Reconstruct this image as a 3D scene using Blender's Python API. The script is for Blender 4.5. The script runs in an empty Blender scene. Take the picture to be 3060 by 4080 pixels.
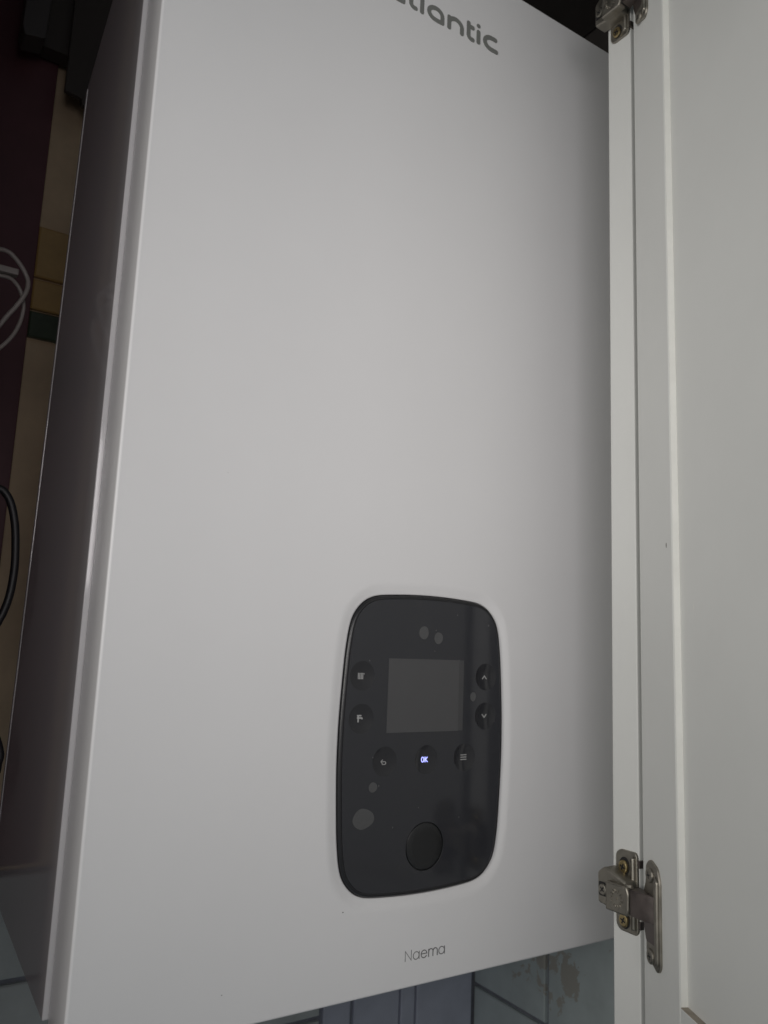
import bpy, bmesh, math, random
from mathutils import Vector, Matrix, noise

random.seed(7)
sc = bpy.context.scene
C = sc.collection

# ------------------------------------------------------------------ camera
YAW, PITCH, ROLL = 0.568820, 0.161386, 0.040300
CAM = Vector((-0.101536, -0.415530, 0.200180))
fw = Vector((math.sin(YAW)*math.cos(PITCH), math.cos(YAW)*math.cos(PITCH), math.sin(PITCH)))
rt = Vector((math.cos(YAW), -math.sin(YAW), 0.0))
up = rt.cross(fw)
r2 = math.cos(ROLL)*rt + math.sin(ROLL)*up
u2 = -math.sin(ROLL)*rt + math.cos(ROLL)*up
cd = bpy.data.cameras.new('camera')
cam = bpy.data.objects.new('camera', cd); C.objects.link(cam)
cam.matrix_world = Matrix(((r2.x, u2.x, -fw.x, CAM.x), (r2.y, u2.y, -fw.y, CAM.y),
                           (r2.z, u2.z, -fw.z, CAM.z), (0, 0, 0, 1)))
cd.sensor_fit = 'VERTICAL'; cd.sensor_height = 36.0; cd.sensor_width = 27.0
cd.lens = 3187.96/4080.0*36.0
cd.clip_start = 0.01; cd.clip_end = 100.0
cd.dof.use_dof = True; cd.dof.focus_distance = 0.43; cd.dof.aperture_fstop = 22.0
sc.camera = cam

# ------------------------------------------------------------------ room light
w = bpy.data.worlds.new('World'); sc.world = w; w.use_nodes = True
bg = w.node_tree.nodes['Background']
bg.inputs['Color'].default_value = (0.82, 0.94, 1.0, 1.0)
bg.inputs['Strength'].default_value = 0.145

def area(name, loc, target, sx, sy, power, col, spread=180):
    ld = bpy.data.lights.new(name, 'AREA'); ld.shape = 'RECTANGLE'
    ld.size = sx; ld.size_y = sy; ld.energy = power; ld.color = col; ld.spread = math.radians(spread)
    o = bpy.data.objects.new(name, ld); C.objects.link(o)
    o.location = loc
    o.rotation_euler = (Vector(target)-Vector(loc)).to_track_quat('-Z', 'Y').to_euler()
    return o
area('window_light', (-1.15, -0.68, 0.36), (0.34, -0.05, 0.32), 0.6, 0.40, 1.17, (1.0, 0.975, 0.925), 62)
area('room_light', (-0.12, -0.80, 0.34), (0.32, 0.0, 0.34), 0.5, 0.28, 0.57, (1.0, 0.945, 0.95), 80)

sc.render.engine = 'CYCLES'
sc.cycles.use_denoising = True
sc.cycles.max_bounces = 8
sc.view_settings.view_transform = 'Standard'
sc.view_settings.look = 'None'
sc.view_settings.gamma = 1.0
sc.view_settings.exposure = 0.0
sc.view_settings.use_curve_mapping = False

# ------------------------------------------------------------------ materials
def mat(name, col, rough=0.5, metal=0.0, spec=0.5, var=0.0, vscale=30.0, bump=0.0, bscale=400.0,
        rvar=0.0, emit=None, estr=0.0, coat=0.0):
    m = bpy.data.materials.new(name); m.use_nodes = True
    nt = m.node_tree; b = nt.nodes['Principled BSDF']
    b.inputs['Base Color'].default_value = (*col, 1)
    b.inputs['Roughness'].default_value = rough
    b.inputs['Metallic'].default_value = metal
    b.inputs['Specular IOR Level'].default_value = spec
    b.inputs['Coat Weight'].default_value = coat
    b.inputs['Coat Roughness'].default_value = 0.05
    tc = nt.nodes.new('ShaderNodeTexCoord')
    if var > 0 or rvar > 0:
        n = nt.nodes.new('ShaderNodeTexNoise'); n.inputs['Scale'].default_value = vscale
        n.inputs['Detail'].default_value = 6.0; n.inputs['Roughness'].default_value = 0.6
        nt.links.new(tc.outputs['Object'], n.inputs['Vector'])
        if var > 0:
            mr = nt.nodes.new('ShaderNodeMapRange')
            mr.inputs['From Min'].default_value = 0.3; mr.inputs['From Max'].default_value = 0.7
            mr.inputs['To Min'].default_value = 1-var; mr.inputs['To Max'].default_value = 1+var
            nt.links.new(n.outputs['Fac'], mr.inputs['Value'])
            mx = nt.nodes.new('ShaderNodeVectorMath'); mx.operation = 'SCALE'
            mx.inputs[0].default_value = col
            nt.links.new(mr.outputs['Result'], mx.inputs['Scale'])
            nt.links.new(mx.outputs['Vector'], b.inputs['Base Color'])
        if rvar > 0:
            m2 = nt.nodes.new('ShaderNodeMapRange')
            m2.inputs['From Min'].default_value = 0.3; m2.inputs['From Max'].default_value = 0.7
            m2.inputs['To Min'].default_value = max(0.02, rough-rvar); m2.inputs['To Max'].default_value = min(1, rough+rvar)
            nt.links.new(n.outputs['Fac'], m2.inputs['Value'])
            nt.links.new(m2.outputs['Result'], b.inputs['Roughness'])
    if bump > 0:
        n3 = nt.nodes.new('ShaderNodeTexNoise'); n3.inputs['Scale'].default_value = bscale
        n3.inputs['Detail'].default_value = 3.0
        nt.links.new(tc.outputs['Object'], n3.inputs['Vector'])
        bp = nt.nodes.new('ShaderNodeBump'); bp.inputs['Strength'].default_value = bump
        bp.inputs['Distance'].default_value = 0.0004
        nt.links.new(n3.outputs['Fac'], bp.inputs['Height'])
        nt.links.new(bp.outputs['Normal'], b.inputs['Normal'])
    if emit:
        b.inputs['Emission Color'].default_value = (*emit, 1)
        b.inputs['Emission Strength'].default_value = estr
    return m

M = {}
M['panel_white'] = mat('boiler_front_enamel', (0.70, 0.695, 0.70), 0.36, var=0.012, vscale=9, bump=0.04, bscale=900, rvar=0.03)
M['casing_white'] = mat('casing_enamel', (0.70, 0.68, 0.68), 0.07, spec=0.9, bump=0.03, bscale=500)
M['casing_inner'] = mat('inner_sheet', (0.12, 0.12, 0.12), 0.6)
M['black_frame'] = mat('black_plastic', (0.012, 0.012, 0.014), 0.32)
M['glass'] = mat('black_glass', (0.026, 0.027, 0.032), 0.10, spec=0.5, bump=0.02, bscale=1500, rvar=0.03, vscale=60)
M['button'] = mat('button_dish', (0.018, 0.0185, 0.022), 0.12)
M['display'] = mat('display_glass', (0.064, 0.064, 0.067), 0.12, var=0.03, vscale=40)
M['display_darker'] = mat('display_strip', (0.052, 0.052, 0.055), 0.16)
M['knob'] = mat('dial_plastic', (0.012, 0.0125, 0.014), 0.3, bump=0.05, bscale=2500)
M['bubble'] = mat('film_bubble', (0.070, 0.071, 0.073), 0.3, var=0.1, vscale=300)
M['dust'] = mat('dust', (0.25, 0.25, 0.25), 0.8)
M['symbol'] = mat('symbol_print', (0.34, 0.34, 0.34), 0.6)
M['lit'] = mat('lit_symbol', (0.3, 0.3, 0.9), 0.5, emit=(0.38, 0.42, 1.0), estr=1.6)
M['logo'] = mat('logo_grey', (0.17, 0.175, 0.165), 0.45)
M['logo2'] = mat('model_grey', (0.12, 0.12, 0.12), 0.5)
M['cab_white'] = mat('cabinet_paint', (0.65, 0.65, 0.625), 0.5, var=0.02, vscale=14, bump=0.12, bscale=260)
M['cab_lit_chip'] = mat('lit_step_chip_paint', (0.70, 0.70, 0.66), 0.5, var=0.04, vscale=60, bump=0.1, bscale=300)  # paler cabinet paint: light put into the door step; also colours a chip
M['cab_dirty'] = mat('dusty_ledge', (0.30, 0.265, 0.215), 0.8, var=0.35, vscale=70)
M['maroon'] = mat('maroon_laminate', (0.125, 0.045, 0.055), 0.5, var=0.1, vscale=25)
M['nickel'] = mat('hinge_nickel', (0.30, 0.28, 0.24), 0.48, metal=1.0, var=0.16, vscale=120, rvar=0.1, bump=0.05, bscale=600)
M['nickel_dark'] = mat('hinge_arm_nickel', (0.17, 0.145, 0.135), 0.42, metal=1.0, var=0.12, vscale=90, rvar=0.08)
M['brass'] = mat('brass_screw', (0.42, 0.33, 0.17), 0.32, metal=1.0, var=0.1, vscale=300)
M['dark'] = mat('dark_slot_shade', (0.012, 0.011, 0.011), 0.6)
M['plaster'] = mat('old_plaster', (0.70, 0.53, 0.36), 0.9, var=0.12, vscale=18, bump=0.4, bscale=120)
M['ochre'] = mat('ochre_tile', (0.50, 0.31, 0.11), 0.35, var=0.12, vscale=40)
M['green'] = mat('green_tile', (0.055, 0.075, 0.045), 0.35, var=0.3, vscale=50)
M['grout'] = mat('grout', (0.27, 0.28, 0.32), 0.95, var=0.15, vscale=80)
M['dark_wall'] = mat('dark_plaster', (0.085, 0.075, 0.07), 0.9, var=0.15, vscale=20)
M['dark_metal'] = mat('dark_bracket_metal', (0.06, 0.05, 0.045), 0.6)
M['grey_box'] = mat('grey_plastic', (0.085, 0.075, 0.075), 0.6)
M['cable_white'] = mat('white_cable', (0.30, 0.27, 0.25), 0.5)
M['cable_black'] = mat('black_cable', (0.006, 0.006, 0.007), 0.5)

def tile_material(name, col):
    m = mat(name, col, 0.42, var=0.10, vscale=22, bump=0.15, bscale=160, rvar=0.12)
    return m
M['tile'] = tile_material('glazed_tile', (0.56, 0.58, 0.68))
M['tile_b'] = tile_material('glazed_tile_green', (0.58, 0.61, 0.60))

def stained_tile():
    # old adhesive and paint residue on the glaze, in patches with their own shape
    m = mat('stained_tile', (0.56, 0.62, 0.62), 0.42, var=0.10, vscale=22, bump=0.15, bscale=160)
    nt = m.node_tree; b = nt.nodes['Principled BSDF']
    src = b.inputs['Base Color'].links[0].from_socket
    g = nt.nodes.new('ShaderNodeNewGeometry')
    n = nt.nodes.new('ShaderNodeTexNoise'); n.inputs['Scale'].default_value = 34; n.inputs['Detail'].default_value = 8
    n.inputs['Roughness'].default_value = 0.62; n.inputs['Distortion'].default_value = 0.6
    nt.links.new(g.outputs['Position'], n.inputs['Vector'])
    d = nt.nodes.new('ShaderNodeVectorMath'); d.operation = 'DISTANCE'
    d.inputs[1].default_value = (0.628, 0.312, -0.165)
    nt.links.new(g.outputs['Position'], d.inputs[0])
    mr = nt.nodes.new('ShaderNodeMapRange'); mr.inputs['From Min'].default_value = 0.0; mr.inputs['From Max'].default_value = 0.11
    mr.inputs['To Min'].default_value = 0.10; mr.inputs['To Max'].default_value = -0.14
    nt.links.new(d.outputs['Value'], mr.inputs['Value'])
    a = nt.nodes.new('ShaderNodeMath'); a.operation = 'ADD'
    nt.links.new(n.outputs['Fac'], a.inputs[0]); nt.links.new(mr.outputs['Result'], a.inputs[1])
    r = nt.nodes.new('ShaderNodeMapRange'); r.inputs['From Min'].default_value = 0.555; r.inputs['From Max'].default_value = 0.572
    nt.links.new(a.outputs['Value'], r.inputs['Value'])
    mx = nt.nodes.new('ShaderNodeMix'); mx.data_type = 'RGBA'
    nt.links.new(r.outputs['Result'], mx.inputs['Factor'])
    nt.links.new(src, mx.inputs['A']); mx.inputs['B'].default_value = (0.46, 0.445, 0.40, 1)
    nt.links.new(mx.outputs['Result'], b.inputs['Base Color'])
    return m
M['tile_stained'] = stained_tile()

# ------------------------------------------------------------------ helpers
def tag(o, label=None, cat=None, group=None, kind=None):
    if label: o['label'] = label
    if cat: o['category'] = cat
    if group: o['group'] = group
    if kind: o['kind'] = kind
    return o

def empty(name, loc=(0, 0, 0)):
    o = bpy.data.objects.new(name, None); C.objects.link(o); o.location = loc
    o.empty_display_size = 0.02
    return o

def link(name, me, m, parent=None, smooth=False):
    o = bpy.data.objects.new(name, me); C.objects.link(o)
    if m: me.materials.append(m)
    if smooth:
        for p in me.polygons: p.use_smooth = True
    if parent:
        o.parent = parent
        o.matrix_parent_inverse = Matrix.Translation(-world_loc(parent))
    return o

def world_loc(o):
    v = Vector((0, 0, 0))
    if o.type == 'EMPTY': v = o.location.copy()
    return v

def from_bm(name, bm, m, parent=None, smooth=False):
    me = bpy.data.meshes.new(name); bmesh.ops.recalc_face_normals(bm, faces=bm.faces[:])
    bm.to_mesh(me); bm.free()
    return link(name, me, m, parent, smooth)

def box_bm(x0, x1, y0, y1, z0, z1, bev=0.0, seg=2):
    bm = bmesh.new()
    bmesh.ops.create_cube(bm, size=1.0)
    for v in bm.verts:
        v.co = Vector((x0+(v.co.x+.5)*(x1-x0), y0+(v.co.y+.5)*(y1-y0), z0+(v.co.z+.5)*(z1-z0)))
    if bev > 0:
        bmesh.ops.bevel(bm, geom=bm.edges[:], offset=bev, segments=seg, profile=0.5, affect='EDGES')
    return bm

def box(name, x0, x1, y0, y1, z0, z1, m, parent=None, bev=0.0, seg=2):
    return from_bm(name, box_bm(x0, x1, y0, y1, z0, z1, bev, seg), m, parent, smooth=False)

def prism_bm(pts, frame, d0, d1, bev=0.0, seg=2, only_front=False):
    """polygon pts (a,b) extruded from depth d0 to d1; frame(a,b,d)->Vector"""
    bm = bmesh.new()
    A = [bm.verts.new(frame(a, b, d0)) for a, b in pts]
    B = [bm.verts.new(frame(a, b, d1)) for a, b in pts]
    n = len(pts)
    bm.faces.new(A); bm.faces.new(B[::-1])
    for i in range(n):
        j = (i+1) % n
        bm.faces.new((A[i], B[i], B[j], A[j]))
    bmesh.ops.recalc_face_normals(bm, faces=bm.faces[:])
    if bev > 0:
        bm.verts.ensure_lookup_table()
        SA = set(A); es = [e for e in bm.edges if (e.verts[0] in SA and e.verts[1] in SA)]
        bmesh.ops.bevel(bm, geom=es, offset=bev, segments=seg, profile=0.5, affect='EDGES')
    return bm

def round_poly(pts, r, n=5):
    """round each corner of polygon; r scalar or list"""
    out = []; N = len(pts)
    for i in range(N):
        p0, p1, p2 = Vector(pts[i-1]), Vector(pts[i]), Vector(pts[(i+1) % N])
        rr = r[i] if isinstance(r, (list, tuple)) else r
        a = (p0-p1); b = (p2-p1)
        d = min(rr, a.length*.48, b.length*.48)
        s = p1+a.normalized()*d; e = p1+b.normalized()*d
        if d < 1e-6: out.append(tuple(p1)); continue
        for k in range(n+1):
            t = k/n
            q = s*(1-t)**2+p1*2*t*(1-t)+e*t*t
            out.append((q.x, q.y))
    return out

def auto_smooth(o, deg=35):
    me = o.data
    tot = sum(p.area for p in me.polygons)
    for p in me.polygons: p.use_smooth = not (len(p.vertices) > 4 or p.area > 0.08*tot)
    bm = bmesh.new(); bm.from_mesh(me)
    for e in bm.edges:
        if len(e.link_faces) == 2 and e.calc_face_angle(0) > math.radians(deg): e.smooth = False
    bm.to_mesh(me); bm.free()
    return o

FR = lambda y: (lambda x, z, d: Vector((x/1000, y-d, z/1000)))   # plate on the front plane, mm

def ribbon(bm, pts, wd, y, th=0.0002, closed=False, cap=True):
    """flat stroke in the front plane; pts mm"""
    P = [Vector(p) for p in pts]; n = len(P); h = wd/2
    L, R = [], []
    for i in range(n):
        if closed: a, b = P[i-1], P[(i+1) % n]
        else: a, b = P[max(i-1, 0)], P[min(i+1, n-1)]
        d1 = (P[i]-a); d2 = (b-P[i])
        if d1.length < 1e-9: d1 = d2
        if d2.length < 1e-9: d2 = d1
        d1.normalize(); d2.normalize()
        t = (d1+d2)
        if t.length < 1e-6: t = d2
        t.normalize()
        nn = Vector((-t.y, t.x)); k = h/max(0.45, t.dot(d2))
        L.append(P[i]+nn*k); R.append(P[i]-nn*k)
    if closed:
        for i in range(n):
            j = (i+1) % n
            _quad(bm, [L[i], L[j], R[j], R[i]], y, th)
        return
    poly = L + R[::-1]
    if cap:
        d = (P[-1]-P[-2]).normalized(); nn = Vector((-d.y, d.x))
        e = [P[-1]+nn*h*math.cos(a)+d*h*.8*math.sin(a) for a in [math.pi*k/6 for k in range(1, 6)]]
        d0 = (P[0]-P[1]).normalized(); n0 = Vector((-d0.y, d0.x))
        s = [P[0]+n0*h*math.cos(a)+d0*h*.8*math.sin(a) for a in [math.pi*k/6 for k in range(1, 6)]]
    # strips of quads
    for i in range(n-1):
        _quad(bm, [L[i], L[i+1], R[i+1], R[i]], y, th)
    if cap:
        _poly(bm, [L[-1]]+e+[R[-1]], y, th)
        _poly(bm, [R[0]]+s+[L[0]], y, th)

def _poly(bm, pts, y, th):
    a = [bm.verts.new((p.x/1000, y, p.y/1000)) for p in pts]
    f = bm.faces.new(a)
    return f
def _quad(bm, pts, y, th): return _poly(bm, pts, y, th)

def strokes(name, lines, wd, y, m, parent):
    bm = bmesh.new()
    for i, l in enumerate(lines):
        closed = False
        if isinstance(l, tuple) and l[0] == 'o': closed, l = True, l[1]
        ribbon(bm, l, wd, y-0.00003*i, closed=closed, cap=not closed)
    bmesh.ops.remove_doubles(bm, verts=bm.verts[:], dist=1e-7)
    ex = bmesh.ops.extrude_face_region(bm, geom=bm.faces[:])
    for v in [g for g in ex['geom'] if isinstance(g, bmesh.types.BMVert)]: v.co.y += 0.00018+0.00003*len(lines)
    return from_bm(name, bm, m, parent)

def arc(cx, cz, rx, rz, a0, a1, n=14):
    return [(cx+rx*math.cos(math.radians(a0+(a1-a0)*k/n)), cz+rz*math.sin(math.radians(a0+(a1-a0)*k/n))) for k in range(n+1)]

def disc(name, cx, cz, rx, rz, y0, y1, m, parent, n=28, wob=0.0, seed=0, bev=0.0):
    rnd = random.Random(seed); ph = rnd.random()*6
    pts = [(cx+rx*(1+wob*math.sin(2*t+ph)+wob*.5*math.sin(3*t+ph*2))*math.cos(t), cz+rz*(1+wob*math.sin(3*t+ph))*math.sin(t)) for t in [2*math.pi*k/n for k in range(n)]]
    bm = prism_bm(pts, lambda a, b, d: Vector((a/1000, d, b/1000)), y0, y1, bev)
    return from_bm(name, bm, m, parent)

def tube(name, pts, rad, m, parent=None, seg=8, sub=6):
    # Catmull-Rom through 3D points
    P = [Vector(p) for p in pts]; Q = []
    for i in range(len(P)-1):
        p0, p1, p2, p3 = P[max(i-1, 0)], P[i], P[i+1], P[min(i+2, len(P)-1)]
        for k in range(sub):
            t = k/sub
            Q.append(0.5*((2*p1)+(-p0+p2)*t+(2*p0-5*p1+4*p2-p3)*t*t+(-p0+3*p1-3*p2+p3)*t**3))
    Q.append(P[-1])
    bm = bmesh.new(); rings = []
    ref = Vector((0, 1, 0.13))
    for i, q in enumerate(Q):
        d = (Q[min(i+1, len(Q)-1)]-Q[max(i-1, 0)]).normalized()
        a = d.cross(ref).normalized(); b = d.cross(a).normalized()
        rings.append([bm.verts.new(q+rad*(math.cos(2*math.pi*k/seg)*a+math.sin(2*math.pi*k/seg)*b)) for k in range(seg)])
    for i in range(len(rings)-1):
        for k in range(seg):
            bm.faces.new((rings[i][k], rings[i][(k+1) % seg], rings[i+1][(k+1) % seg], rings[i+1][k]))
    bm.faces.new(rings[0]); bm.faces.new(rings[-1][::-1])
    return from_bm(name, bm, m, parent, smooth=True)

# ------------------------------------------------------------------ the walls of the niche
YB, XR = 0.46, 0.628          # back wall plane, right wall plane
back = tag(box('back_wall', -0.30, XR+0.05, YB, YB+0.06, -0.75, 1.35, M['plaster']), kind='structure')
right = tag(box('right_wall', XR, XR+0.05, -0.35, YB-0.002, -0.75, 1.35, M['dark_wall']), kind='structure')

def tile_mesh(w_, h_, m, bev=0.0016, th=0.006):
    """tile centred, face towards -Y, back at y=0"""
    bm = bmesh.new()
    a = [(-w_/2, -h_/2), (w_/2, -h_/2), (w_/2, h_/2), (-w_/2, h_/2)]
    b0 = [bm.verts.new((x, 0, z)) for x, z in a]
    b1 = [bm.verts.new((x, -th+bev*.7, z)) for x, z in a]
    b2 = [bm.verts.new((x-math.copysign(bev, x), -th, z-math.copysign(bev, z))) for x, z in a]
    for r0, r1 in ((b0, b1), (b1, b2)):
        for i in range(4):
            j = (i+1) % 4; bm.faces.new((r0[i], r0[j], r1[j], r1[i]))
    bm.faces.new(b2)
    bmesh.ops.recalc_face_normals(bm, faces=bm.faces[:])
    me = bpy.data.meshes.new('tile'); bm.to_mesh(me); bm.free(); me.materials.append(m)
    return me

TH = 0.004
# a grout bed the tiles sit in
box('grout_bed', -0.30, XR-0.0025, YB-0.0025, YB-0.0002, -0.73, -0.030, M['grout'], back)
box('grout_bed', XR-0.0025, XR-0.0002, -0.34, YB-0.003, -0.73, -0.030, M['grout'], right)
rows = []
zt = -0.0335
JOINT = 0.0056
for r in range(5):
    rows.append((zt-0.0985+JOINT, zt)); zt -= 0.0985
cols = [-0.196, -0.0975, 0.0012, 0.0999, 0.1986, 0.2973, 0.3960, 0.4374, 0.5055, 0.5290, XR]
meshes = {}
def place_tile(parent, cx, cz, w_, h_, key, right_wall=False, cy=0.0, tilt=(0, 0, 0)):
    k = (round(w_, 4), round(h_, 4), key)
    if k not in meshes: meshes[k] = tile_mesh(w_, h_, M[key])
    o = bpy.data.objects.new('tile', meshes[k]); C.objects.link(o); o.parent = parent
    if right_wall:
        o.location = (XR-0.0015, cy, cz); o.rotation_euler = (tilt[0], tilt[1], -math.pi/2+tilt[2])
    else:
        o.location = (cx, YB-0.0015, cz); o.rotation_euler = tilt
    return o
rt_ = random.Random(3)
for ri, (z0, z1) in enumerate(rows):
    for ci in range(len(cols)-1):
        g0 = 0.0016 if ci in (8, 9) else 0.0026
        x0, x1 = cols[ci]+g0, cols[ci+1]-(0.0014 if ci in (7, 8) else 0.0026)
        if ci == len(cols)-2: x1 = cols[ci+1]-0.010
        key = 'tile_b' if ci <= 5 else 'tile'
        if ci > 5:
            if ri % 4: continue
            z0, z1 = (-0.4275, -0.0335) if ri == 0 else (-0.72, -0.4331)
        else: z0, z1 = rows[ri]
        place_tile(back, (x0+x1)/2, (z0+z1)/2, x1-x0, z1-z0, key, tilt=(rt_.uniform(-.006, .006), 0, rt_.uniform(-.006, .006)))
ycols = [YB-0.0075, 0.321, 0.182, 0.043, -0.096]
for ri, (z0, z1) in enumerate(((-0.2285, -0.0335), (-0.4265, -0.2341), (-0.6245, -0.4321))):
    for ci in range(len(ycols)-1):
        ya, yb = ycols[ci]-(0.0 if ci == 0 else 0.0026), ycols[ci+1]+0.0026
        place_tile(right, 0, (z0+z1)/2, ya-yb, z1-z0, 'tile_stained', True, (ya+yb)/2, tilt=(rt_.uniform(-.005, .005), 0, rt_.uniform(-.006, .006)))

# old coloured tiles and a maroon board on the back wall, left of the boiler
for z0, z1, key in ((0.5645, 0.6205, 'ochre'), (0.5290, 0.5615, 'ochre'), (0.4985, 0.5265, 'green')):
    place_tile(back, 0.046, (z0+z1)/2, 0.078, z1-z0, key)
box('grout_bed', 0.004, 0.088, YB-0.0012, YB-0.0002, 0.497, 0.622, M['plaster'], back)
tag(box('wall_board', -0.078, 0.0066, YB-0.010, YB-0.0005, -0.024, 1.20, M['maroon'], bev=0.0008),
    'dark maroon board on the back wall left of the boiler, behind the white cable', 'board')
box('upper_dark_sheet', 0.30, XR-0.004, YB-0.004, YB-0.0005, 0.55, 1.33, M['dark_wall'], back)  # thin darker sheet over the upper right of the back wall

# ------------------------------------------------------------------ cabinet round the boiler
cabinet = empty('cabinet', (0.3023, -0.08, -0.6))
PX, PY0, PY1 = 0.3023, -0.0800, -0.0600
def cab(name, *a, **k): return box(name, *a, parent=cabinet, **k)
cab('fascia_board', PX, PX+0.075, PY0, PY1, -0.62, 1.02, M['cab_white'], bev=0.0007)
cab('side_panel', -0.107, -0.089, -0.030, YB-0.011, -0.62, 1.02, M['maroon'])
cab('top_panel', -0.113, XR-0.003, -0.08, YB-0.011, 1.0205, 1.04, M['dark_wall'])
cab('filler_panel', PX+0.0755, XR-0.001, PY0+0.001, PY1-0.001, -0.62, 1.02, M['cab_white'])
tag(cabinet, 'white kitchen cabinet round the boiler with its door open on nickel hinges', 'cabinet')

# ------------------------------------------------------------------ boiler
W, H = 404.0, 700.0
boiler = empty('wall_boiler', (0.202, 0.2, 0.0))
CX, CZ = 202.0, 141.0        # control panel centre (mm)
quad = [(62.3, 0), (62.0, 18), (60.6, 44), (59.6, 56), (58.0, 67), (55.9, 74), (52.7, 79), (48.3, 83.2), (43.6, 85.7), (38.5, 87.1), (30, 88.0), (15, 88.9), (0, 89.2)]
full = quad[:] + [(-x, z) for x, z in quad[::-1][1:]] + [(-x, -z) for x, z in quad[1:]] + [(x, -z) for x, z in quad[::-1][1:-1]]
def smooth_closed(pts, sub=4):
    P = [Vector(p) for p in pts]; n = len(P); Q = []
    for i in range(n):
        p0, p1, p2, p3 = P[i-1], P[i], P[(i+1) % n], P[(i+2) % n]
        for k in range(sub):
            t = k/sub
            Q.append(0.5*((2*p1)+(-p0+p2)*t+(2*p0-5*p1+4*p2-p3)*t*t+(-p0+3*p1-3*p2+p3)*t**3))
    return Q
OUT = smooth_closed(full)
NO = len(OUT)
NRM = []
for i in range(NO):
    t = (OUT[(i+1) % NO]-OUT[i-1]).normalized(); NRM.append(Vector((t.y, -t.x)))
def offs(d): return [OUT[i]+NRM[i]*d for i in range(NO)]

def ring_verts(bm, pts, y): return [bm.verts.new(((CX+p.x)/1000, y, (CZ+p.y)/1000)) for p in pts]
def bridge(bm, a, b):
    n = len(a); fs = []
    for i in range(n):
        j = (i+1) % n; fs.append(bm.faces.new((a[i], a[j], b[j], b[i])))
    return fs

# front panel: rounded edges, a soft dish round the control panel
bm = bmesh.new()
def rrect(x0, x1, z0, z1, r, n=6):
    pts = []
    for cx, cz, a0 in ((x1-r, z1-r, 0), (x0+r, z1-r, 90), (x0+r, z0+r, 180), (x1-r, z0+r, 270)):
        for k in range(n+1):
            a = math.radians(a0+90*k/n); pts.append((cx+r*math.cos(a), cz+r*math.sin(a)))
    return pts
rad = 1.5
prof = [(rad*(1-math.cos(a)), rad*(1-math.sin(a))) for a in [math.pi/2*k/7 for k in range(8)]]   # (inset, depth): k=7 -> inset=rad, depth 0
loops = []
for ins, dep in prof[::-1]:
    loops.append([bm.verts.new((x/1000, dep/1000, z/1000)) for x, z in rrect(ins, W-ins, ins, H-ins, max(0.4, 2.2-ins*.75))])
smooth_faces = []
for a, b in zip(loops[:-1], loops[1:]): smooth_faces += bridge(bm, a, b)
backl = [bm.verts.new((v.co.x, 0.0325, v.co.z)) for v in loops[-1]]
bridge(bm, loops[-1], backl)
dl = []
DW, DD = 8.6, 1.5
for k in range(11):
    t = k/10
    o_ = DW*(1-t)+0.5*t
    y = DD*(0.5-0.5*math.cos(math.pi*t*0.82))/1000
    dl.append(ring_verts(bm, offs(o_), y))
for a, b in zip(dl[:-1], dl[1:]): smooth_faces += bridge(bm, a, b)
inn = ring_verts(bm, offs(0.5), 0.009); bridge(bm, dl[-1], inn)
es = []
for L_ in (loops[0], dl[0]):
    for i in range(len(L_)):
        e = bm.edges.get((L_[i], L_[(i+1) % len(L_)]))
        es.append(e)
bmesh.ops.triangle_fill(bm, use_beauty=True, use_dissolve=False, edges=es, normal=(0, -1, 0))
for f in smooth_faces: f.smooth = True
bmesh.ops.recalc_face_normals(bm, faces=bm.faces[:])
me = bpy.data.meshes.new('front_panel'); bm.to_mesh(me); bm.free()
front = link('front_panel', me, M['panel_white'], boiler)

# casing: side sheets with a front flange, rear lip, body
def side_sheet(s):
    prof = [(33.4, 8.5), (228.0, 20.0), (226.0, 100.0), (195.5, 618.5), (33.4, 699.0)]
    X = (lambda x: x) if s < 0 else (lambda x: W-x)
    fr = lambda a, b, d: Vector((X(d)/1000, a/1000, b/1000))
    bm = prism_bm(round_poly(prof, 1.5, 3), fr, -2.9, 2.0, bev=0.7/1000, seg=3)
    o = from_bm('side_panel', bm, M['casing_white'], boiler)
    auto_smooth(o, 40)
    if s < 0:
        lip = prism_bm([(224.6, 20.5), (229.2, 20.5), (226.8, 100), (196.6, 617.0), (192.6, 617.0), (222.6, 100)], fr, -3.3, -2.7, bev=0.0002)
        from_bm('rear_lip', lip, M['casing_white'], o)
side_sheet(-1); side_sheet(1)
box('body', 0.0021, 0.4019, 0.0330, 0.190, 0.022, 0.612, M['casing_inner'], boiler)
box('mounting_frame', 0.07, 0.33, 0.1905, YB-0.0002, 0.12, 0.50, M['casing_inner'], boiler)

# control panel
bm = bmesh.new()
fl = []
for o_, y in ((0.0, 8.0), (0.0, 1.6), (-0.15, 0.7), (-0.6, 0.05), (-1.2, -0.25), (-1.9, -0.35), (-2.3, -0.20), (-2.4, 0.2)):
    fl.append(ring_verts(bm, offs(o_), y/1000))
for a, b in zip(fl[:-1], fl[1:]): bridge(bm, a, b)
cpanel = from_bm('control_panel', bm, M['black_frame'], boiler, smooth=True)

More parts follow.
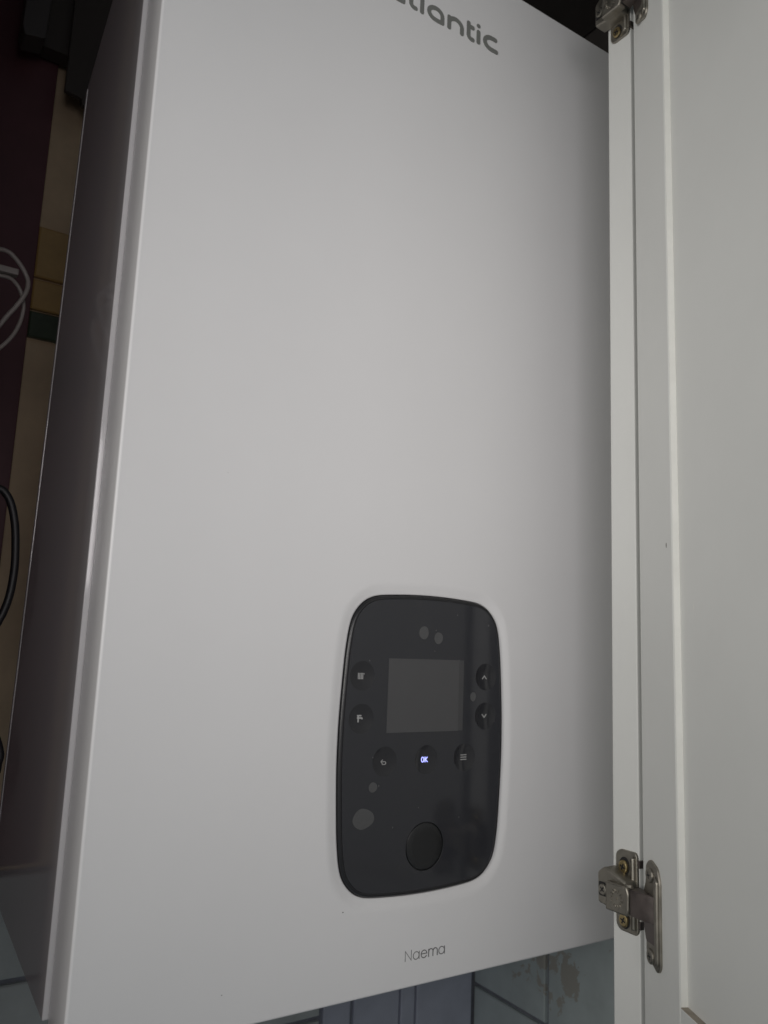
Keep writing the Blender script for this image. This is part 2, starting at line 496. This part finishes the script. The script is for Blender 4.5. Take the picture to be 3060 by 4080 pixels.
BUT = [(153.4, 180.0), (153.9, 155.0), (249.0, 180.3), (249.0, 155.2), (171.6, 129.8), (202.3, 129.6), (232.4, 129.9)]
BR, KX, KZ, KR = 8.7, 203.2, 78.6, 14.3
GY = -0.00030
bm = bmesh.new()
outer = ring_verts(bm, offs(-2.35), GY)
groups = [outer]
def circ(cx, cz, r, n): return [bm.verts.new(((cx+r*math.cos(2*math.pi*k/n))/1000, GY, (cz+r*math.sin(2*math.pi*k/n))/1000)) for k in range(n)]
for bx_, bz_ in BUT: groups.append(circ(bx_, bz_, BR, 40))
groups.append(circ(KX, KZ, KR, 64))
es = []
for L_ in groups:
    for i in range(len(L_)):
        es.append(bm.edges.new((L_[i], L_[(i+1) % len(L_)])))
bmesh.ops.triangle_fill(bm, use_beauty=True, use_dissolve=False, edges=es, normal=(0, -1, 0))
low = [bm.verts.new((v.co.x, 0.0004, v.co.z)) for v in outer]
bridge(bm, outer, low)
glass = from_bm('glass_front', bm, M['glass'], cpanel)

def button(cx, cz):
    bm = bmesh.new(); n = 40; rings = []
    for k in range(11):
        r = BR*(1-k/11.0); t = 1-(r/BR)**2
        y = GY+0.00002+0.00105*t
        if k >= 8: y = GY+0.00002+0.00105*(1-(BR*(1-8/11.0)/BR)**2)+0.00001*(k-8)
        rings.append([bm.verts.new(((cx+r*math.cos(2*math.pi*i/n))/1000, y, (cz+r*math.sin(2*math.pi*i/n))/1000)) for i in range(n)])
    for a, b in zip(rings[:-1], rings[1:]): bridge(bm, a, b)
    bm.faces.new(rings[-1])
    return from_bm('button', bm, M['button'], cpanel, smooth=True)
for bx_, bz_ in BUT: button(bx_, bz_)
SY = GY+0.00072     # symbols lie in the dishes
# display
def rectpoly(x0, x1, z0, z1): return [(x0, z0), (x1, z0), (x1, z1), (x0, z1)]
fy = lambda a, b, d: Vector((a/1000, d, b/1000))
from_bm('display', prism_bm(rectpoly(171.9, 226.4, 146.4, 190.7), fy, GY-0.00012, GY+0.0001), M['display'], cpanel)
from_bm('display_strip', prism_bm(rectpoly(226.45, 230.2, 146.6, 190.6), fy, GY-0.00011, GY+0.0001), M['display_darker'], cpanel)  # slightly darker strip down the right side of the display
# dial
bm = bmesh.new(); n = 64; rings = []
for r, y in ((14.3, GY*1000), (14.0, GY*1000+0.12), (13.75, 0.9), (13.5, 0.9), (13.45, 0.15), (13.1, -0.05), (9, -0.02), (3, 0.0)):
    rings.append([bm.verts.new(((KX+r*math.cos(2*math.pi*i/n))/1000, y/1000, (KZ+r*math.sin(2*math.pi*i/n))/1000)) for i in range(n)])
for a, b in zip(rings[:-1], rings[1:]): bridge(bm, a, b)
bm.faces.new(rings[-1])
auto_smooth(from_bm('dial', bm, M['knob'], cpanel), 50)

# symbols
WS = 0.62
strokes('symbol', [[(151.0+i*1.02, 178.1), (151.0+i*1.02, 181.5)] for i in range(4)] + [], 0.46, SY, M['symbol'], cpanel)
strokes('symbol', [[(150.9, 178.3), (154.2, 178.3)], [(150.9, 181.4), (155.0, 181.4), (155.0, 180.8)]], 0.22, SY, M['symbol'], cpanel)
strokes('symbol', [[(151.6, 156.75), (154.0, 156.75)], [(152.1, 156.6), (152.1, 155.6)], [(151.6, 155.4), (154.6, 155.4), (154.8, 154.9)], [(152.15, 155.3), (152.15, 153.2)]], 0.85, SY, M['symbol'], cpanel)
strokes('symbol', [[(246.6, 179.0), (248.3, 180.9), (250.0, 179.0)]], WS, SY, M['symbol'], cpanel)
strokes('symbol', [[(246.9, 156.2), (248.7, 154.3), (250.4, 156.2)]], WS, SY, M['symbol'], cpanel)
strokes('symbol', [[(170.5, 130.7), (169.4, 129.6), (170.5, 128.5)], [(169.5, 129.6), (172.0, 129.6)]+arc(172.0, 128.8, 0.9, 0.8, 90, -90, 8)+[(170.3, 128.0)]], 0.4, SY, M['symbol'], cpanel)
strokes('symbol', [[(230.0, z), (234.4, z)] for z in (131.2, 129.8, 128.4)], 0.55, SY, M['symbol'], cpanel)
strokes('lit_symbol', [('o', arc(200.15, 129.6, 0.95, 1.45, 0, 345, 23)), [(201.95, 131.1), (201.95, 128.1)], [(203.6, 131.0), (202.25, 129.6), (203.8, 128.15)]], 0.46, SY, M['lit'], cpanel)['label'] = 'glowing blue-white OK lettering'
# air bubbles under the protective film, dust
for i, (x, z, rx, rz) in enumerate(((197.6, 207.2, 3.7, 4.05), (209.2, 204.2, 3.3, 3.7), (238.4, 167.6, 2.3, 2.9), (163.95, 115.4, 2.9, 2.9), (158.2, 98.0, 7.0, 5.8))):
    disc('film_bubble', x, z, rx, rz, GY-0.00006, GY+0.0001, M['bubble'], cpanel, n=30, wob=0.03 if i < 4 else 0.06, seed=i)
rd = random.Random(11)
for i, (x, z, r) in enumerate(((207, 209.0, .35), (226.2, 190.2, .5), (221.3, 174.5, .45), (158, 189, .35), (163, 132.5, .4), (197.5, 101.5, .28), (179, 91.5, .4), (229, 93.5, .35), (250.5, 214.0, .5), (224, 219.5, .35), (168, 116.0, .4), (206.5, 196, .25), (214, 152, .2))):
    disc('film_bubble', x, z, r, r*1.4, GY-0.0001, GY+0.0001, M['bubble'], cpanel, n=10, seed=i+40)

# lettering on the front panel
Wd = 3.5
def la(dx): return [[(196.95+dx, 640.1), (196.95+dx, 645.2)]+arc(191.6+dx, 645.0, 5.35, 4.55, 20, 90, 6)+arc(191.2+dx, 645.0, 6.1, 4.55, 96, 262, 14)+[(192.6+dx, 640.35)], [(192.0+dx, 640.32), (196.0+dx, 640.4)]]
def lt(sx): return [[(sx, 653.2), (sx, 643.4)]+arc(sx+3.4, 643.3, 3.4, 2.75, 180, 262, 7)+[(sx+4.4, 640.6)], [(sx+.3, 650.4), (sx+4.2, 650.4)]]
lines = la(-33.9)+lt(169.6)+[[(179.0, 640.2), (179.0, 656.4)]]+la(0)
lines += [[(203.1, 640.2), (203.1, 649.2)], [(203.1, 646.4)]+arc(208.9, 644.6, 5.85, 4.9, 140, 0, 12)+[(214.75, 640.4)]]
lines += lt(220.9)+[[(230.2, 641.0), (230.2, 650.0)], [(230.1, 654.5), (230.2, 654.9)]]
lines += [[(246.9, 650.6), (244.4, 650.7)]+arc(242.8, 645.9, 6.4, 4.75, 92, 268, 16)+[(244.6, 641.1), (247.9, 641.1)]]
strokes('brand_lettering', lines, Wd, -0.00005, M['logo'], front)['label'] = 'grey rounded lowercase brand lettering'
nl = [[(191.55, 15.0), (191.5, 20.6), (195.85, 15.2), (195.85, 20.7)]]
for cx in (199.4, 218.25):
    nl += [('o', arc(cx, 17.2, 2.1, 2.1, 0, 348, 26)), [(cx+2.2, 15.1), (cx+2.2, 19.3)]]
nl += [[(203.0, 17.4), (207.2, 17.4)]+arc(205.1, 17.2, 2.1, 2.1, 8, 330, 22)]
nl += [[(208.5, 15.1), (208.5, 19.3)], [(208.5, 17.7)]+arc(210.1, 17.8, 1.6, 1.55, 175, 0, 10)+[(211.7, 15.1)], [(211.75, 17.7)]+arc(213.35, 17.8, 1.6, 1.55, 175, 0, 10)+[(214.95, 15.1)]]
strokes('model_lettering', nl, 0.46, -0.00004, M['logo2'], front)['label'] = 'thin dark lettering near the bottom edge'
# tiny marks on the enamel
for x, z, r in ((147.3, 48.3, .5), (77.0, 18.0, .35), (60.0, 290.0, .2)):
    disc('speck', x, z, r, r*.6, -0.00012, 0.0001, M['logo'], front, n=8, seed=int(x))
tag(boiler, 'white wall hung gas boiler with a black control panel at its lower middle', 'boiler')

# ------------------------------------------------------------------ cabinet door, swung open
PHI = math.radians(26.0)
DD_ = Vector((-math.sin(PHI), -math.cos(PHI), 0)); DN = Vector((-math.cos(PHI), math.sin(PHI), 0))
PD = Vector((0.2993, -0.0850, 0.0))
def dfr(a, b, d): return PD+DD_*(a/1000)+DN*(d/1000)+Vector((0, 0, b/1000))   # s, z, out of the inner face (mm)
door = empty('door', (PD.x, PD.y, -0.08)); door.parent = cabinet; door.matrix_parent_inverse = Matrix.Translation(-cabinet.location)
Z0, Z1, S1 = -60.0, 930.0, 400.0
SW, RZ, RD = 43.0, 18.6, 4.2      # stile width, top of bottom rail, recess depth
def dbox(name, s0, s1, z0, z1, d0, d1, m, bev=0.0005):
    bm = prism_bm([(s0, z0), (s1, z0), (s1, z1), (s0, z1)], dfr, d1, d0, bev=bev)
    return from_bm(name, bm, m, door)
dbox('stile', 0, SW, Z0, Z1, -18, 0, M['cab_white'], 0.0009)
dbox('stile', S1-SW, S1, Z0, Z1, -18, 0, M['cab_white'])
dbox('rail', SW, S1-SW, Z0, RZ, -17.9, -0.05, M['cab_white'])
dbox('rail', SW, S1-SW, Z1-70, Z1, -17.9, -0.05, M['cab_white'])
dbox('door_panel', SW-4, S1-SW+4, RZ-4, Z1-66, -12, -RD, M['cab_white'], 0)
dbox('ledge_dust', SW+0.2, S1-SW-0.2, RZ-0.3, RZ+0.25, -RD+0.02, -0.25, M['cab_dirty'], 0)
dbox('lit_step', SW-0.3, SW+0.25, RZ+0.3, Z1-70.2, -RD+0.02, -0.35, M['cab_lit_chip'], 0)  # skin of paler paint imitating light on the stile's step face
for s, z in ((36.0, 262.0), (58.0, 226.0)):
    pts = [(s+0.5*math.cos(t), z+1.6*math.sin(t)+s*0) for t in [2*math.pi*k/8 for k in range(8)]]
    d = 0.0 if s < SW else -RD
    from_bm('chip', prism_bm(pts, dfr, d+0.05, d-0.1), M['nickel_dark'] if s < SW else M['cab_lit_chip'], door)
tag(door, 'white painted door standing open at the right, recessed panel and dusty ledge')

# ------------------------------------------------------------------ concealed hinges
def hinge(zc, label):
    h = empty('hinge', (PX, -0.072, zc/1000)); h.parent = cabinet; h.matrix_parent_inverse = Matrix.Translation(-cabinet.location)
    X0 = PX*1000
    fx = lambda a, b, d: Vector(((X0-d)/1000, a/1000, (zc+b)/1000))      # y mm, z rel mm, stand-off from the board edge
    # mounting plate
    pl = round_poly([(-63.4, -20.2), (-66.3, -23.0), (-78.3, -23.2), (-79.9, -21.0), (-79.6, 21.0), (-78.2, 23.2), (-66.3, 23.0), (-63.4, 20.2)], 2.2, 4)
    p = from_bm('mounting_plate', prism_bm(pl, fx, 1.5, 0.05, bev=0.0006), M['nickel'], h)
    auto_smooth(p, 40)
    rib = round_poly([(-75.4, -20.8), (-78.6, -20.2), (-78.2, 20.2), (-75.4, 20.8)], 1.2, 3)
    auto_smooth(from_bm('rib', prism_bm(rib, fx, 3.3, 1.4, bev=0.0013, seg=3), M['nickel'], h), 45)
    for zz in (-17.0, 17.0):
        tab = [(-79.2, zz-2.1), (-81.4, zz-2.1), (-81.4, zz+2.1), (-79.2, zz+2.1)]
        from_bm('locating_tab', prism_bm(tab, fx, 1.3, -3.6), M['nickel_dark'], h)
        # recessed slot ring, screw
        t_ = [2*math.pi*k/20 for k in range(20)]
        sl = 14.0 if zz > 0 else -16.2
        from_bm('screw_slot', prism_bm([(-70.2+3.9*math.cos(t), sl+5.2*math.sin(t)) for t in t_], fx, 1.62, 1.3), M['dark'], h)
        sc_ = from_bm('screw', prism_bm([(-69.7+3.35*math.cos(t), sl-0.5+3.9*math.sin(t)) for t in t_], fx, 2.9, 1.4, bev=0.0008, seg=2), M['brass'], h)
        for ang in (0.4, 0.4+math.pi/2):
            c, s = math.cos(ang), math.sin(ang)
            q = [(1.9, .45), (-1.9, .45), (-1.9, -.45), (1.9, -.45)]
            from_bm('cross_slot', prism_bm([(-69.7+a*c-b*s, sl-0.5+a*s+b*c) for a, b in q], fx, 2.96+0.02*ang, 2.6), M['dark'], h)
    # arm: folded channel standing on the plate
    ztop, zbot = 6.2, -9.6
    arm = from_bm('arm', prism_bm(round_poly([(-57.2, zbot+1.2), (-57.0, ztop+2.6), (-62.0, ztop+6.5), (-68.0, ztop+5.2), (-79.0, ztop+1.2), (-79.0, zbot+.6), (-66.5, zbot-.2)], 1.6, 3), fx, 10.5, 1.3, bev=0.0012, seg=3), M['nickel'], h)
    auto_smooth(arm, 40)
    cover = from_bm('cover', prism_bm(round_poly([(-66.4, zbot), (-66.2, ztop), (-82.2, ztop), (-83.6, ztop-3.4), (-83.4, zbot+3.4), (-82.0, zbot)], 0.7, 3), fx, 14.2, 8.0, bev=0.0009, seg=3), M['nickel'], h)
    auto_smooth(cover, 40)
    # embossed ring of small studs on the cover, with a centre point
    for k in range(13):
        a = 2*math.pi*k/13
        cy, cz = -74.6+3.9*math.cos(a), -1.7+4.3*math.sin(a)
        q = [(cy+0.95*math.cos(a)*math.cos(t)-0.45*math.sin(a)*math.sin(t), cz+0.95*math.sin(a)*math.cos(t)+0.45*math.cos(a)*math.sin(t)) for t in (0.3, 1.6, 2.8, 3.6, 4.7, 5.9)]
        from_bm('stud', prism_bm(q, fx, 14.75, 14.0, bev=0.00015, seg=1), M['nickel'], h)
    from_bm('stud', prism_bm([(-74.6+.7*math.cos(t), -1.7+.7*math.sin(t)) for t in [2*math.pi*k/8 for k in range(8)]], fx, 14.7, 14.0), M['nickel'], h)
    # adjusting screw sitting in the rear notch of the arm
    from_bm('notch', prism_bm(round_poly([(-58.2, -4.2), (-58.2, 3.8), (-65.6, 3.8), (-65.6, -4.2)], 1.0, 3), fx, 10.62, 10.0), M['dark'], h)
    adj = from_bm('adjusting_screw', prism_bm([(-61.9+2.9*math.cos(t), -0.2+3.1*math.sin(t)) for t in [2*math.pi*k/18 for k in range(18)]], fx, 12.0, 10.2, bev=0.0006), M['nickel'], h)
    for ang in (0.7, 0.7+math.pi/2):
        c, s = math.cos(ang), math.sin(ang)
        from_bm('cross_slot', prism_bm([(-61.9+a*c-b*s, -0.2+a*s+b*c) for a, b in ((1.7, .4), (-1.7, .4), (-1.7, -.4), (1.7, -.4))], fx, 12.05+0.02*ang, 11.6), M['dark'], h)
    # small lever disc at the top front of the cover
    from_bm('lever', prism_bm([(-81.3+2.6*math.cos(t), 11.0+1.8*math.sin(t)) for t in [2*math.pi*k/14 for k in range(14)]], lambda a, b, d: Vector(((X0-b)/1000, a/1000, (zc+d)/1000)), ztop+1.3, ztop+0.02, bev=0.0004), M['nickel'], h)
    # link that reaches from the arm into the cup in the door
    e0 = Vector(((X0-13.2)/1000, -0.0842, 0)); e1 = dfr(18.0, 0, 1.2)
    g0 = Vector(((X0-4.0)/1000, -0.0836, 0)); g1 = dfr(9.0, 0, 0.6)
    path = []
    for k in range(9):
        t = k/8; m_ = e0*(1-t)+e1*t
        m_ = m_ + (e0-g0).normalized()*0.0012*math.sin(math.pi*t)
        path.append((m_.x*1000, m_.y*1000))
    path += [(g1.x*1000, g1.y*1000), (g0.x*1000, g0.y*1000)]
    lk = prism_bm(path, lambda a, b, d: Vector((a/1000, b/1000, (zc+d)/1000)), ztop-0.4, zbot+1.0, bev=0.0009, seg=3)
    auto_smooth(from_bm('link_arm', lk, M['nickel_dark'], h), 30)
    from_bm('joint_shade', box_bm((X0-12.6)/1000, (X0-4)/1000, -0.0845, -0.0828, (zc+zbot+1.4)/1000, (zc+ztop-.9)/1000), M['dark'], h)  # dark block standing in for the shade between arm and link
    # cup flange on the door
    fz = lambda a, b, d: dfr(a, b+zc, d)
    o0 = zc
    cupp = [(7.0, 20.5), (11.6, 24.6), (20.6, 21.6), (23.7, 14.8), (23.5, -29.8), (20.2, -33.6), (6.6, -27.5), (6.5, -17.0), (3.2, -11.0), (3.2, 4.5), (6.7, 11.5)]
    fl_ = from_bm('cup_flange', prism_bm(round_poly(cupp, 2.4, 4), fz, 1.6, 0.02, bev=0.0006, seg=2), M['nickel'], h)
    auto_smooth(fl_, 40)
    rb = round_poly([(19.0, 17.4), (22.4, 14.6), (22.2, -28.6), (19.2, -30.4)], 1.3, 3)
    auto_smooth(from_bm('rib', prism_bm(rb, fz, 2.9, 1.5, bev=0.0011, seg=3), M['nickel'], h), 45)
    hol = round_poly([(4.6, 3.0), (17.4, 6.0), (18.0, -20.0), (7.0, -20.5), (4.4, -14.0)], 1.5, 3)
    from_bm('cup_hollow', prism_bm(hol, fz, 1.66, 1.0), M['nickel_dark'], h)
    for zz in (16.0, -27.0):
        s_ = from_bm('screw', prism_bm([(12.6+4.1*math.cos(t), zz+4.1*math.sin(t)) for t in [2*math.pi*k/22 for k in range(22)]], fz, 2.7, 1.4, bev=0.0009, seg=3), M['nickel'], h)
        for ang in (0.2, 0.2+math.pi/2):
            c, s = math.cos(ang), math.sin(ang)
            from_bm('cross_slot', prism_bm([(12.6+a*c-b*s, zz+a*s+b*c) for a, b in ((1.9, .45), (-1.9, .45), (-1.9, -.45), (1.9, -.45))], fz, 2.75+.02*ang, 2.2), M['dark'], h)
    tag(h, label)
    return h
hinge(59.5, 'lower nickel cabinet hinge with brass screws, beside the bottom of the boiler')
hinge(653.0, 'upper nickel cabinet hinge near the top corner of the boiler')

# ------------------------------------------------------------------ things in the gap left of the boiler
def cable(name, pts, y, rad, m, label, seg=8, wob=0.0):
    o = tube(name, [(x, y+wob*math.sin(i*1.1), z) for i, (x, z) in enumerate(pts)], rad, m, None, seg)
    return tag(o, label, 'cable')
loop = [(-0.079, 0.452), (-0.068, 0.462), (-0.0551, 0.4704), (-0.0492, 0.4716), (-0.0435, 0.4705), (-0.0385, 0.4672), (-0.0334, 0.4628), (-0.0298, 0.458), (-0.028, 0.4526), (-0.0285, 0.4453), (-0.0309, 0.4381), (-0.0347, 0.4306), (-0.039, 0.4236), (-0.0432, 0.4156), (-0.0475, 0.4093), (-0.062, 0.392), (-0.079, 0.380)]
cable('white_cable', loop, 0.20, 0.0017, M['cable_white'], 'outer loop of pale white cable at the left edge', wob=0.002)
loop2 = [(-0.079, 0.456), (-0.060, 0.4566), (-0.0474, 0.4560), (-0.0398, 0.4550), (-0.0347, 0.4506), (-0.0311, 0.4451), (-0.0285, 0.4385), (-0.0281, 0.4318), (-0.0297, 0.422), (-0.0337, 0.4111), (-0.0415, 0.3994), (-0.055, 0.386), (-0.079, 0.368)]
cable('white_cable', loop2, 0.208, 0.0015, M['cable_white'], 'inner loop of pale cable behind the outer white loop', wob=0.002)
clip = box('cable_clip', -0.080, -0.0345, 0.204, 0.2125, 0.4575, 0.4625, M['cable_white'], bev=0.001)
tag(clip, 'short pale clip arm crossing the white cable loops', 'clip')
plug = empty('cable_reel', (-0.079, 0.222, 0.447))
pb = bmesh.new()
bmesh.ops.create_cone(pb, cap_ends=True, segments=32, radius1=0.0305, radius2=0.0285, depth=0.012, matrix=Matrix.Translation((-0.0735, 0.222, 0.447)) @ Matrix.Rotation(math.pi/2, 4, 'X'))
from_bm('rim', pb, M['cable_white'], plug)
pb = bmesh.new()
bmesh.ops.create_cone(pb, cap_ends=True, segments=24, radius1=0.018, radius2=0.017, depth=0.006, matrix=Matrix.Translation((-0.0735, 0.2129, 0.447)) @ Matrix.Rotation(math.pi/2, 4, 'X'))
from_bm('hub', pb, M['cable_white'], plug)
tag(plug, 'pale round disc cut off by the left edge, inside the white cable loops', 'reel')
blk = [(-0.079, 0.290), (-0.060, 0.286), (-0.046, 0.2845), (-0.0397, 0.2838), (-0.037, 0.2823), (-0.0335, 0.2775), (-0.0308, 0.2703), (-0.0287, 0.2611), (-0.0273, 0.2495), (-0.0265, 0.2378), (-0.0268, 0.2262), (-0.0279, 0.2169), (-0.03, 0.2086), (-0.0313, 0.2053), (-0.0347, 0.1984), (-0.05, 0.178), (-0.079, 0.150)]
cable('black_cable', blk, 0.12, 0.0024, M['cable_black'], 'thick black cable bowing out at the left edge', 10)
blk2 = [(-0.079, 0.160), (-0.045, 0.152), (-0.0290, 0.139), (-0.0237, 0.1290), (-0.0232, 0.121), (-0.030, 0.107), (-0.079, 0.070)]
cable('black_cable', blk2, 0.12, 0.0024, M['cable_black'], 'short black cable bend low at the left edge', 10)

br = empty('metal_bracket', (0.03, 0.41, 0.755))
from_bm('plate', prism_bm(round_poly([(10.5, 757.0), (27.5, 755.0), (28.5, 748.0), (31.0, 748.0), (70, 770), (70, 1010), (10.5, 1010)], 1.5, 3), lambda a, b, d: Vector((a/1000, 0.412+d/1000, b/1000)), 0, 6, bev=0.0006), M['dark_metal'], br)
box('wall_arm', 0.02, 0.05, 0.4181, YB-0.0005, 0.80, 0.83, M['dark_metal'], br)
tag(br, 'dark metal bracket hanging on the wall above the rear corner of the boiler', 'bracket')
gb = empty('shelf', (-0.02, 0.42, 0.80))
from_bm('board', prism_bm([(-13, 806), (60, 806), (60, 1018), (-13, 1018)], lambda a, b, d: Vector((a/1000, 0.425+d/1000, b/1000)), 0, 20), M['dark_metal'], gb)
tag(gb, 'dark board high on the back wall behind the bracket', 'board')
gp = from_bm('grey_box', prism_bm(round_poly([(-37.5, 800), (-34.5, 789.5), (-15.3, 793.3), (-13.7, 842), (-11, 1000), (-34, 1000)], 2.0, 3), lambda a, b, d: Vector((a/1000, 0.395+d/1000, b/1000)), 0, 28, bev=0.001), M['grey_box'])
tag(gp, 'dim grey box at the top left corner, left of the dark bracket', 'box')
